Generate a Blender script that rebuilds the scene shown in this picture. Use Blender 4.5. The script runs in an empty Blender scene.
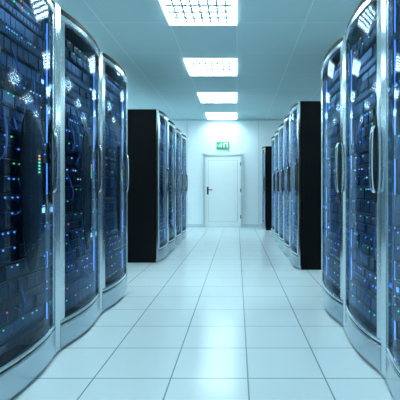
import bpy, math, random
from mathutils import Vector
random.seed(7)
sc = bpy.context.scene
sc.view_settings.view_transform = 'Standard'
sc.view_settings.look = 'None'

# ------------------------------------------------------------ materials
def principled(name, col, rough=0.5, metal=0.0, emis=None, es=0.0, noise=0.0, nscale=8.0, coat=0.0, spec=0.5):
    m = bpy.data.materials.new(name); m.use_nodes = True
    nt = m.node_tree; b = nt.nodes['Principled BSDF']
    b.inputs['Base Color'].default_value = (*col, 1)
    b.inputs['Roughness'].default_value = rough
    b.inputs['Metallic'].default_value = metal
    b.inputs['Coat Weight'].default_value = coat
    b.inputs['Specular IOR Level'].default_value = spec
    if emis:
        b.inputs['Emission Color'].default_value = (*emis, 1)
        b.inputs['Emission Strength'].default_value = es
    if noise > 0:
        tc = nt.nodes.new('ShaderNodeTexCoord'); n = nt.nodes.new('ShaderNodeTexNoise')
        n.inputs['Scale'].default_value = nscale
        nt.links.new(tc.outputs['Object'], n.inputs['Vector'])
        mr = nt.nodes.new('ShaderNodeMapRange')
        mr.inputs['To Min'].default_value = max(0, rough-noise); mr.inputs['To Max'].default_value = rough+noise
        nt.links.new(n.outputs['Fac'], mr.inputs['Value'])
        nt.links.new(mr.outputs['Result'], b.inputs['Roughness'])
    return m

def tile_material(name, col, line_col, px, py, ox, oy, lw, rough, spec=0.5, var=0.03, rnoise=0.03):
    m = bpy.data.materials.new(name); m.use_nodes = True
    nt = m.node_tree; N = nt.nodes; L = nt.links; b = N['Principled BSDF']
    tc = N.new('ShaderNodeTexCoord'); sp = N.new('ShaderNodeSeparateXYZ')
    L.new(tc.outputs['Object'], sp.inputs[0])
    def math_(op, a, c=None):
        n = N.new('ShaderNodeMath'); n.operation = op
        for i, v in enumerate((a, c)):
            if v is None: continue
            if isinstance(v, (int, float)): n.inputs[i].default_value = v
            else: L.new(v, n.inputs[i])
        return n.outputs[0]
    masks = []; ids = []
    for out, p, o in ((sp.outputs[0], px, ox), (sp.outputs[1], py, oy)):
        s = math_('DIVIDE', math_('SUBTRACT', out, o), p)
        ids.append(math_('FLOOR', s))
        f = math_('FRACT', s)
        d = math_('ABSOLUTE', math_('SUBTRACT', f, 0.5))
        masks.append(math_('GREATER_THAN', d, 0.5 - lw / p / 2))
    mask = math_('MAXIMUM', masks[0], masks[1])
    cv = N.new('ShaderNodeCombineXYZ'); L.new(ids[0], cv.inputs[0]); L.new(ids[1], cv.inputs[1])
    wn = N.new('ShaderNodeTexWhiteNoise'); wn.noise_dimensions = '2D'; L.new(cv.outputs[0], wn.inputs['Vector'])
    mr = N.new('ShaderNodeMapRange'); mr.inputs['To Min'].default_value = 1 - var; mr.inputs['To Max'].default_value = 1
    L.new(wn.outputs['Value'], mr.inputs['Value'])
    hsv = N.new('ShaderNodeHueSaturation'); hsv.inputs['Color'].default_value = (*col, 1)
    L.new(mr.outputs[0], hsv.inputs['Value'])
    mix = N.new('ShaderNodeMix'); mix.data_type = 'RGBA'
    L.new(mask, mix.inputs['Factor']); L.new(hsv.outputs[0], mix.inputs['A'])
    mix.inputs['B'].default_value = (*line_col, 1)
    L.new(mix.outputs['Result'], b.inputs['Base Color'])
    n = N.new('ShaderNodeTexNoise'); n.inputs['Scale'].default_value = 3; L.new(tc.outputs['Object'], n.inputs['Vector'])
    m2 = N.new('ShaderNodeMapRange'); m2.inputs['To Min'].default_value = rough - rnoise; m2.inputs['To Max'].default_value = rough + rnoise
    L.new(n.outputs['Fac'], m2.inputs['Value']); L.new(m2.outputs[0], b.inputs['Roughness'])
    b.inputs['Specular IOR Level'].default_value = spec
    bp = N.new('ShaderNodeBump'); bp.invert = True; bp.inputs['Distance'].default_value = 0.002; bp.inputs['Strength'].default_value = 0.5
    L.new(mask, bp.inputs['Height']); L.new(bp.outputs[0], b.inputs['Normal'])
    return m

M_floor = tile_material('floor_tiles', (0.67, 0.79, 0.84), (0.20, 0.31, 0.36), 0.424, 0.424, 0.06, 2.2, 0.008, 0.20, spec=0.42)
M_ceil = tile_material('ceiling_tiles', (0.50, 0.70, 0.76), (0.66, 0.83, 0.88), 0.82, 1.065, 0.0, 0.59, 0.014, 0.75, spec=0.1, var=0.02)
M_wall = principled('wall_paint', (0.73, 0.83, 0.87), 0.6, noise=0.05)
M_wall2 = principled('wall_panel_seam', (0.42, 0.55, 0.60), 0.6)
M_door = principled('door_paint', (0.82, 0.90, 0.92), 0.35)
M_frame = principled('door_frame_paint', (0.50, 0.62, 0.67), 0.35)
M_dark = principled('dark_metal', (0.03, 0.035, 0.04), 0.4, 0.6)
M_black = principled('black_cabinet_paint', (0.003, 0.004, 0.005), 0.45, noise=0.05, spec=0.10)
M_chrome = principled('brushed_chrome', (0.64, 0.73, 0.78), 0.18, 1.0, noise=0.04, nscale=20)
M_chrome2 = principled('satin_plinth_metal', (0.46, 0.55, 0.61), 0.24, 1.0, noise=0.04, nscale=20)
M_fix = principled('fixture_white_glow', (0.85, 0.93, 0.95), 0.4, emis=(0.78, 0.97, 1.0), es=2.2)  # emission added to the frame to imitate the halo around the lights
M_louv = principled('louvre_aluminium', (0.62, 0.80, 0.85), 0.5, 0.0)
M_srv = principled('server_face_dark', (0.005, 0.010, 0.020), 0.3, 0.5)
M_srv2 = principled('server_face_blue_grey', (0.014, 0.035, 0.07), 0.3, 0.6)
M_bay = principled('drive_bay', (0.05, 0.10, 0.18), 0.3, 0.8)
M_cable = principled('cable_blue', (0.03, 0.10, 0.30), 0.45)
def emi(name, col, s):
    return principled(name, col, 0.4, emis=col, es=s)
M_blue = emi('led_blue', (0.12, 0.35, 1.0), 1.7)
M_cyan = emi('led_ice', (0.5, 0.8, 1.0), 1.6)
M_green = emi('led_green', (0.08, 0.85, 0.35), 1.3)
M_org = emi('led_amber', (1.0, 0.38, 0.08), 1.4)
M_red = emi('led_red', (0.9, 0.08, 0.04), 1.4)
M_tube = emi('fluorescent_diffuser', (0.77, 0.97, 1.0), 27.0)
M_sign = emi('exit_sign_green', (0.01, 0.36, 0.15), 0.12)
M_signw = emi('exit_sign_white', (0.8, 1, 0.9), 0.35)

M_glass = bpy.data.materials.new('tinted_door_glass'); M_glass.use_nodes = True
nt = M_glass.node_tree; nt.nodes.clear()
o = nt.nodes.new('ShaderNodeOutputMaterial'); mx = nt.nodes.new('ShaderNodeMixShader')
tr = nt.nodes.new('ShaderNodeBsdfTransparent'); tr.inputs[0].default_value = (0.56, 0.70, 0.88, 1)
gl = nt.nodes.new('ShaderNodeBsdfGlossy'); gl.inputs['Roughness'].default_value = 0.05; gl.inputs['Color'].default_value = (0.62, 0.80, 0.98, 1)
lw = nt.nodes.new('ShaderNodeLayerWeight'); lw.inputs['Blend'].default_value = 0.5
pw = nt.nodes.new('ShaderNodeMath'); pw.operation = 'POWER'; pw.inputs[1].default_value = 4.0
ml = nt.nodes.new('ShaderNodeMath'); ml.operation = 'MULTIPLY_ADD'; ml.inputs[1].default_value = 0.5; ml.inputs[2].default_value = 0.04
nt.links.new(lw.outputs['Facing'], pw.inputs[0]); nt.links.new(pw.outputs[0], ml.inputs[0])
nt.links.new(ml.outputs[0], mx.inputs[0]); nt.links.new(tr.outputs[0], mx.inputs[1]); nt.links.new(gl.outputs[0], mx.inputs[2])
nt.links.new(mx.outputs[0], o.inputs[0])

# ------------------------------------------------------------ mesh builder
class MB:
    def __init__(s): s.v = []; s.f = []; s.mi = []; s.mats = []
    def m(s, mat):
        if mat not in s.mats: s.mats.append(mat)
        return s.mats.index(mat)
    def box(s, x0, x1, y0, y1, z0, z1, mat):
        k = len(s.v); i = s.m(mat)
        s.v += [(x0,y0,z0),(x1,y0,z0),(x1,y1,z0),(x0,y1,z0),(x0,y0,z1),(x1,y0,z1),(x1,y1,z1),(x0,y1,z1)]
        for q in ((0,3,2,1),(4,5,6,7),(0,1,5,4),(1,2,6,5),(2,3,7,6),(3,0,4,7)):
            s.f.append(tuple(k+a for a in q)); s.mi.append(i)
    def quad(s, pts, mat):
        k = len(s.v); s.v += pts; s.f.append(tuple(range(k, k+len(pts)))); s.mi.append(s.m(mat))
    def sweep(s, rings, mat, closed=False):
        """rings: list of equal-length closed profiles"""
        k = len(s.v); n = len(rings[0]); i = s.m(mat)
        for r in rings: s.v += r
        R = len(rings)
        for a in range(R if closed else R-1):
            b = (a+1) % R
            for j in range(n):
                j2 = (j+1) % n
                s.f.append((k+a*n+j, k+a*n+j2, k+b*n+j2, k+b*n+j)); s.mi.append(i)
        if not closed:
            s.f.append(tuple(k+j for j in reversed(range(n)))); s.mi.append(i)
            s.f.append(tuple(k+(R-1)*n+j for j in range(n))); s.mi.append(i)
    def mesh(s, name, smooth=False):
        me = bpy.data.meshes.new(name); me.from_pydata(s.v, [], s.f)
        for m in s.mats: me.materials.append(m)
        me.polygons.foreach_set('material_index', s.mi)
        import bmesh
        bm = bmesh.new(); bm.from_mesh(me)
        bmesh.ops.recalc_face_normals(bm, faces=bm.faces); bm.to_mesh(me); bm.free()
        if smooth:
            me.polygons.foreach_set('use_smooth', [True]*len(me.polygons))
            me.set_sharp_from_angle(angle=math.radians(35))
        me.update(); return me
def obj(name, me, parent=None, loc=(0,0,0)):
    o = bpy.data.objects.new(name, me); o.location = loc
    sc.collection.objects.link(o)
    if parent: o.parent = parent
    return o
def empty(name, loc=(0,0,0), rz=0):
    e = bpy.data.objects.new(name, None); e.empty_display_size = 0.1
    e.location = loc; e.rotation_euler = (0,0,rz); sc.collection.objects.link(e); return e

# ------------------------------------------------------------ room
XL, XR, YB, YF, H = -3.6, 3.2, 11.4, -3.0, 3.07
def slab(name, a, mat):
    b = MB(); b.box(*a, mat); return obj(name, b.mesh(name))
slab('floor', (XL-.1, XR+.1, YF-.1, YB+.1, -0.1, 0), M_floor)
slab('ceiling', (XL-.1, XR+.1, YF-.1, YB+.1, H, H+0.1), M_ceil)
slab('wall_left', (XL-.1, XL, YF-.1, YB+.1, 0, H), M_wall)
slab('wall_right', (XR, XR+.1, YF-.1, YB+.1, 0, H), M_wall)
slab('wall_front', (XL, XR, YF-.1, YF, 0, H), M_wall)
slab('wall_back', (XL, XR, YB, YB+.1, 0, H), M_wall)
slab('baseboard_back', (XL, -0.98, YB-.015, YB, 0, 0.09), M_frame)
slab('baseboard_back_right', (0.18, XR, YB-.015, YB, 0, 0.09), M_frame)
slab('trim_cornice', (XL, XR, YB-.03, YB, H-0.04, H), M_frame)
for i, x in enumerate((-2.6, -1.42, 0.62, 1.8)):
    slab('trim_%d' % (i+1), (x-.006, x+.006, YB-.006, YB, 0.09, H-.04), M_wall2)

# door
d = empty('door_1', (-0.40, YB, 0))
b = MB()
b.box(-0.57, -0.51, -0.06, 0, 0, 2.09, M_frame); b.box(0.51, 0.57, -0.06, 0, 0, 2.09, M_frame)
b.box(-0.57, 0.57, -0.06, 0, 2.03, 2.09, M_frame)
obj('door_frame', b.mesh('door_frame'), d)
b = MB()
b.box(-0.50, 0.50, -0.035, -0.002, 0.008, 2.02, M_door)
for z0, z1 in ((0.15, 0.16), (1.90, 1.91)): b.box(-0.42, 0.42, -0.037, -0.034, z0, z1, M_frame)
for x0 in (-0.42, 0.41): b.box(x0, x0+.01, -0.037, -0.034, 0.15, 1.91, M_frame)
obj('door_leaf', b.mesh('door_leaf'), d)
b = MB()
b.box(-0.455, -0.405, -0.045, -0.034, 0.93, 1.15, M_dark)
b.box(-0.44, -0.42, -0.085, -0.04, 1.05, 1.075, M_dark)
b.box(-0.44, -0.30, -0.10, -0.08, 1.05, 1.075, M_dark)
for z in (0.25, 1.0, 1.75): b.box(0.49, 0.515, -0.068, -0.034, z, z+0.1, M_dark)
obj('door_handle', b.mesh('door_handle'), d)

# exit sign
e = empty('exit_sign', (-0.40, YB, 2.33)); e.scale = (0.92, 1, 0.9)
b = MB(); b.box(-0.20, 0.20, -0.05, 0, -0.105, 0.105, M_sign); obj('sign_body', b.mesh('sign_body'), e)
b = MB(); y0, y1 = -0.054, -0.049
b.box(0.02, 0.15, y0, y1, -0.07, 0.07, M_signw)       # door pictogram
b.box(0.05, 0.12, y0-.003, y1, -0.07, 0.045, M_sign)
b.box(-0.065, -0.035, y0, y1, 0.035, 0.065, M_signw)    # head
def rot_bar(p, q, w):
    dx, dz = q[0]-p[0], q[1]-p[1]; l = math.hypot(dx, dz); nx, nz = -dz/l*w/2, dx/l*w/2
    b.quad([(p[0]+nx, y0, p[1]+nz), (q[0]+nx, y0, q[1]+nz), (q[0]-nx, y0, q[1]-nz), (p[0]-nx, y0, p[1]-nz)], M_signw)
rot_bar((-0.055, 0.03), (-0.075, -0.02), 0.035); rot_bar((-0.075, -0.02), (-0.04, -0.045), 0.018)
rot_bar((-0.04, -0.045), (-0.045, -0.075), 0.016); rot_bar((-0.08, -0.02), (-0.10, -0.055), 0.018)
rot_bar((-0.10, -0.055), (-0.135, -0.05), 0.016); rot_bar((-0.055, 0.02), (-0.02, 0.0), 0.014); rot_bar((-0.06, 0.025), (-0.105, 0.005), 0.014)
rot_bar((-0.18, 0.0), (-0.13, 0.0), 0.014)
obj('sign_pictogram', b.mesh('sign_pictogram'), e)

# ceiling light fixtures (0.82 x 0.83) : frame made to glow for a ceiling halo, fluorescent panel, louvre grid
S = 0.82; LY = 0.83
b = MB()
b.box(0, S, 0, 0.03, -0.035, 0, M_fix); b.box(0, S, LY-.03, LY, -0.035, 0, M_fix)
b.box(0, .03, .03, LY-.03, -0.035, 0, M_fix); b.box(S-.03, S, .03, LY-.03, -0.035, 0, M_fix)
b.box(0.03, S-.03, .03, LY-.03, -0.006, -0.001, M_fix)
me_frame = b.mesh('fixture_frame')
b = MB()
b.box(0.035, S-.035, .035, LY-.035, -0.012, -0.007, M_tube)
me_tube = b.mesh('fluorescent_panel')
b = MB()
for i in range(1, 8):
    x = 0.03 + i*(S-.06)/8; b.box(x-.013, x+.013, .03, LY-.03, -0.022, -0.013, M_louv)
for i in range(1, 5):
    y = 0.03 + i*(LY-.06)/5; b.box(.03, S-.03, y-.028, y+.028, -0.023, -0.013, M_louv)
me_louv = b.mesh('louvre_grid')
for x0 in (-0.82, -3.5, 2.15):  # outer rows: unseen, added to brighten ceiling and walls; centre row extends behind camera
  for k in range(-3, 4):
    yfar = 4.85 + 2.13*k
    if yfar - LY < YF: continue
    e = empty('ceiling_light', (x0, yfar-LY, H))
    obj('fixture_frame', me_frame, e); obj('fluorescent_panel', me_tube, e); obj('louvre_grid', me_louv, e)

# ------------------------------------------------------------ server rack
W, D, HT, SAG = 0.80, 0.95, 2.20, 0.045
PY = 0.03
def cx(y):
    u = (y - W/2) / (W/2 - PY); u = max(-1, min(1, u))
    return 0.005 + SAG * (1 - abs(u)**2.2)
def curved(b, y0, y1, z0, z1, t, off, mat, n=20, round_=0.0):
    rings = []
    for i in range(n+1):
        y = y0 + (y1-y0)*i/n; xo = cx(y)+off; r = round_
        if r: pr = [(xo-t, y, z0), (xo-r, y, z0), (xo, y, z0+r), (xo, y, z1-r), (xo-r, y, z1), (xo-t, y, z1)]
        else: pr = [(xo-t, y, z0), (xo, y, z0), (xo, y, z1), (xo-t, y, z1)]
        rings.append(pr)
    b.sweep(rings, mat)

# cabinet body
b = MB()
b.box(-D, -0.01, 0.004, 0.02, 0.05, HT, M_black); b.box(-D, -0.01, W-.02, W-.004, 0.05, HT, M_black)
b.box(-D, -D+.02, 0.02, W-.02, 0.05, HT, M_black)
b.box(-D, -0.01, 0.02, W-.02, HT-.02, HT, M_black); b.box(-D, -0.01, 0.02, W-.02, 0.05, 0.07, M_black)
b.box(-D+.03, -0.03, 0.02, W-.02, 0.0, 0.05, M_black)
curved(b, 0.03, W-.03, HT-.03, HT, 0.10, 0.0, M_black)
for yy in (0.0, W-.004):       # side panel rebates
    b.box(-D+.04, -0.06, yy, yy+.004, 0.10, HT-.06, M_black)
for yy in (0.055, W-.075): b.box(-0.10, -0.08, yy, yy+.02, 0.2, HT-.1, M_dark)   # rails
me_cab = b.mesh('cabinet', True)

# chrome trims
b = MB()
b.box(-0.012, 0.012, 0.0, 0.034, 0.02, HT, M_chrome); b.box(-0.012, 0.012, W-.034, W, 0.02, HT, M_chrome)
curved(b, 0.038, 0.085, 0.20, HT-.03, 0.025, 0.0, M_chrome, 6, 0.004)
curved(b, W-.085, W-.038, 0.20, HT-.03, 0.025, 0.0, M_chrome, 6, 0.004)
curved(b, 0.038, W-.038, HT-.075, HT-.03, 0.03, 0.003, M_chrome, 24, 0.008)
curved(b, 0.038, W-.038, 0.175, 0.20, 0.03, 0.004, M_chrome, 24, 0.008)
curved(b, 0.038, W-.038, 0.02, 0.168, 0.04, 0.006, M_chrome2, 24, 0.008)
me_chr = b.mesh('chrome_trim', True)

# glass
b = MB(); n = 28; y0, y1 = 0.080, W-.080
for i in range(n):
    ya = y0+(y1-y0)*i/n; yb = y0+(y1-y0)*(i+1)/n
    b.quad([(cx(ya)-.008, ya, 0.195), (cx(yb)-.008, yb, 0.195), (cx(yb)-.008, yb, HT-.07), (cx(ya)-.008, ya, HT-.07)], M_glass)
me_gl = b.mesh('door_glass')
import bmesh
bm = bmesh.new(); bm.from_mesh(me_gl); bmesh.ops.remove_doubles(bm, verts=bm.verts, dist=1e-5)
bmesh.ops.recalc_face_normals(bm, faces=bm.faces)
bm.faces.ensure_lookup_table()
if bm.faces[0].normal.x < 0: bmesh.ops.reverse_faces(bm, faces=bm.faces)
bm.to_mesh(me_gl); bm.free()
me_gl.polygons.foreach_set('use_smooth', [True]*len(me_gl.polygons))

# handle: slim chrome bar on posts
b = MB()
hy = W-0.10
def disc_prof(c, r, n=10): return [(c[0]+r*math.cos(2*math.pi*k/n), c[1]+r*1.5*math.sin(2*math.pi*k/n), c[2]) for k in range(n)]
rings = []
for i in range(17):
    t = i/16; z = 1.02 + 0.38*t; bow = 0.018*math.sin(math.pi*t)**0.3
    rings.append(disc_prof((cx(hy)+0.006+bow, hy, z), 0.011))
b.sweep(rings, M_chrome)
pr = []
for i in range(13):     # back plate
    t = i/12; z = 0.96 + 0.50*t; w = 0.022*math.sin(math.pi*(0.06+0.88*t))**0.4
    pr.append([(cx(hy-w)-.004, hy-w, z), (cx(hy-w)+.004, hy-w, z), (cx(hy)+.005, hy, z), (cx(hy+w)+.004, hy+w, z), (cx(hy+w)-.004, hy+w, z)])
b.sweep(pr, M_dark)
me_han = b.mesh('door_handle_bar', True)

# recessed tapered latch housing in left hand rows
b = MB(); hc = 0.44; pr = []
for i in range(29):
    t = i/28; z = 0.60 + 0.86*t
    w = 0.15*math.sin(math.pi*(0.02+0.96*t))**0.35*(0.45+0.55*t**0.8)
    ring = []
    for k in range(9):
        a = -1+2*k/8; y = hc+w*a
        ring.append((cx(y)-0.012+0.002*(1-a*a), y, z))
    ring += [(cx(hc+w)-.016, hc+w, z), (cx(hc-w)-.016, hc-w, z)]
    pr.append(ring)
b.sweep(pr, M_black)
b.box(cx(.5)-.012, cx(.5)-.0095, .48, .53, 1.12, 1.26, M_dark)
for i in range(6): b.box(cx(.5)-.010, cx(.5)-.0085, .498, .518, 1.13+i*.018, 1.139+i*.018, (M_green if i < 4 else M_org))
me_lens = b.mesh('latch_housing', True)

# servers
def servers(seed):
    rnd = random.Random(seed); b = MB(); l = MB()
    U = 0.0445; z = 0.215; ya, yb = 0.09, W-.09
    while z < 2.04:
        k = rnd.choice((1,1,2,2,2,3,4)); h = min(k*U, 2.085-z)
        xf = rnd.uniform(-0.05, -0.015); mat = rnd.choice((M_srv, M_srv, M_srv2))
        b.box(-0.70, xf, ya, yb, z+.002, z+h-.003, mat)
        b.box(xf, xf+.012, ya-.012, ya+.006, z+.004, z+h-.005, M_bay); b.box(xf, xf+.012, yb-.006, yb+.012, z+.004, z+h-.005, M_bay)
        style = rnd.random(); lit = rnd.random() < .6
        if k == 1:
            n = rnd.choice((12, 16, 24)); 
            for i in range(n):
                y = ya+.03+(yb-ya-.06)*i/n
                b.box(xf, xf+.004, y+.003, y+(yb-ya-.06)/n-.003, z+.010, z+.032, M_dark if style<.5 else M_bay)
                if lit and rnd.random() < .4:
                    l.box(xf+.003, xf+.007, y+.004, y+.012, z+.034, z+.039, rnd.choice((M_blue, M_blue, M_green, M_cyan, M_org)))
        else:
            n = rnd.choice((8, 10, 12)); rows = 1 if k < 3 else 2
            pal = rnd.choice(((M_blue,), (M_blue, M_cyan), (M_green, M_org), (M_green, M_blue), (M_org, M_red, M_green)))
            for r in range(rows):
                zz0 = z+.008+(h-.016)*r/rows; zz1 = z+.008+(h-.016)*(r+1)/rows-.004
                for i in range(n):
                    y = ya+.02+(yb-ya-.04)*i/n; y2 = y+(yb-ya-.04)/n-.005
                    if rnd.random() < .08: continue
                    xb = xf+rnd.uniform(.008, .014)
                    b.box(xf, xb, y, y2, zz0, zz1, M_bay if style < .45 else M_srv2)
                    b.box(xb, xb+.004, y+.006, y2-.006, zz0+.006, zz0+.014, M_dark)
                    if lit and rnd.random() < .5:
                        l.box(xb, xb+.005, y2-.013, y2-.004, zz1-.011, zz1-.004, rnd.choice(pal))
        if rnd.random() < .2:
            y = rnd.choice((ya+.03, yb-.06)); l.box(xf+.01, xf+.016, y, y+.025, z+h*.35, z+h*.6, rnd.choice((M_cyan, M_blue)))
        z += h
    # patch cables
    for c in range(9):
        y = rnd.uniform(ya+.05, yb-.05); z0 = rnd.uniform(.4, 1.7); z1 = z0+rnd.uniform(-.3, .35); y2 = y+rnd.uniform(-.12, .12)
        rings = []
        for i in range(13):
            t = i/12; yy = y+(y2-y)*t; zz = z0+(z1-z0)*t-.06*math.sin(math.pi*t); xx = -.02+.04*math.sin(math.pi*t)
            xx = min(xx, cx(yy)-.022)
            rings.append([(xx+.005*math.cos(q*math.pi/2.5), yy+.005*math.sin(q*math.pi/2.5), zz) for q in range(5)])
        b.sweep(rings, M_cable)
    # blue LED strips down both inner stiles
    for y in (0.082, W-.086): l.box(-0.02, -0.015, y, y+.004, .25, 2.05, M_blue)
    return b.mesh('server_units'), l.mesh('status_leds')
variants = [servers(s) for s in (1, 2, 3, 4)]
cnt = [0]
def rack(x, ynear, left):
    # left row faces +X ; right row rotated to face -X
    if left: e = empty('server_rack', (x, ynear, 0), 0)
    else: e = empty('server_rack', (x, ynear+W, 0), math.pi)
    su, le = variants[cnt[0] % 4]; cnt[0] += 1
    obj('cabinet', me_cab, e); obj('chrome_trim', me_chr, e); obj('door_glass', me_gl, e)
    obj('server_units', su, e); obj('status_leds', le, e); obj('door_handle_bar', me_han, e)
    if left: obj('latch_housing', me_lens, e)
    return e
XLr, XRr = -1.14, 0.81
for i in range(4): rack(XLr, 4.12-W*(i+1), True)
for i in range(4): rack(XRr, 3.78-W*(i+1), False)
for i in range(4): rack(XLr, 5.72+W*i, True)
for i in range(5): rack(XRr, 5.20+W*i, False)
rack(0.73, 10.45, False)

# ------------------------------------------------------------ world / camera
w = bpy.data.worlds.new('world'); sc.world = w; w.use_nodes = True
w.node_tree.nodes['Background'].inputs[0].default_value = (0.02, 0.03, 0.035, 1)
cam = bpy.data.cameras.new('camera'); co = bpy.data.objects.new('camera', cam); sc.collection.objects.link(co)
co.location = (0, 0, 1.03); co.rotation_euler = (math.pi/2, 0, 0)
cam.sensor_width = 36; cam.lens = 36; cam.shift_x = -0.0925; cam.shift_y = -0.0225; cam.clip_start = 0.02
sc.camera = co
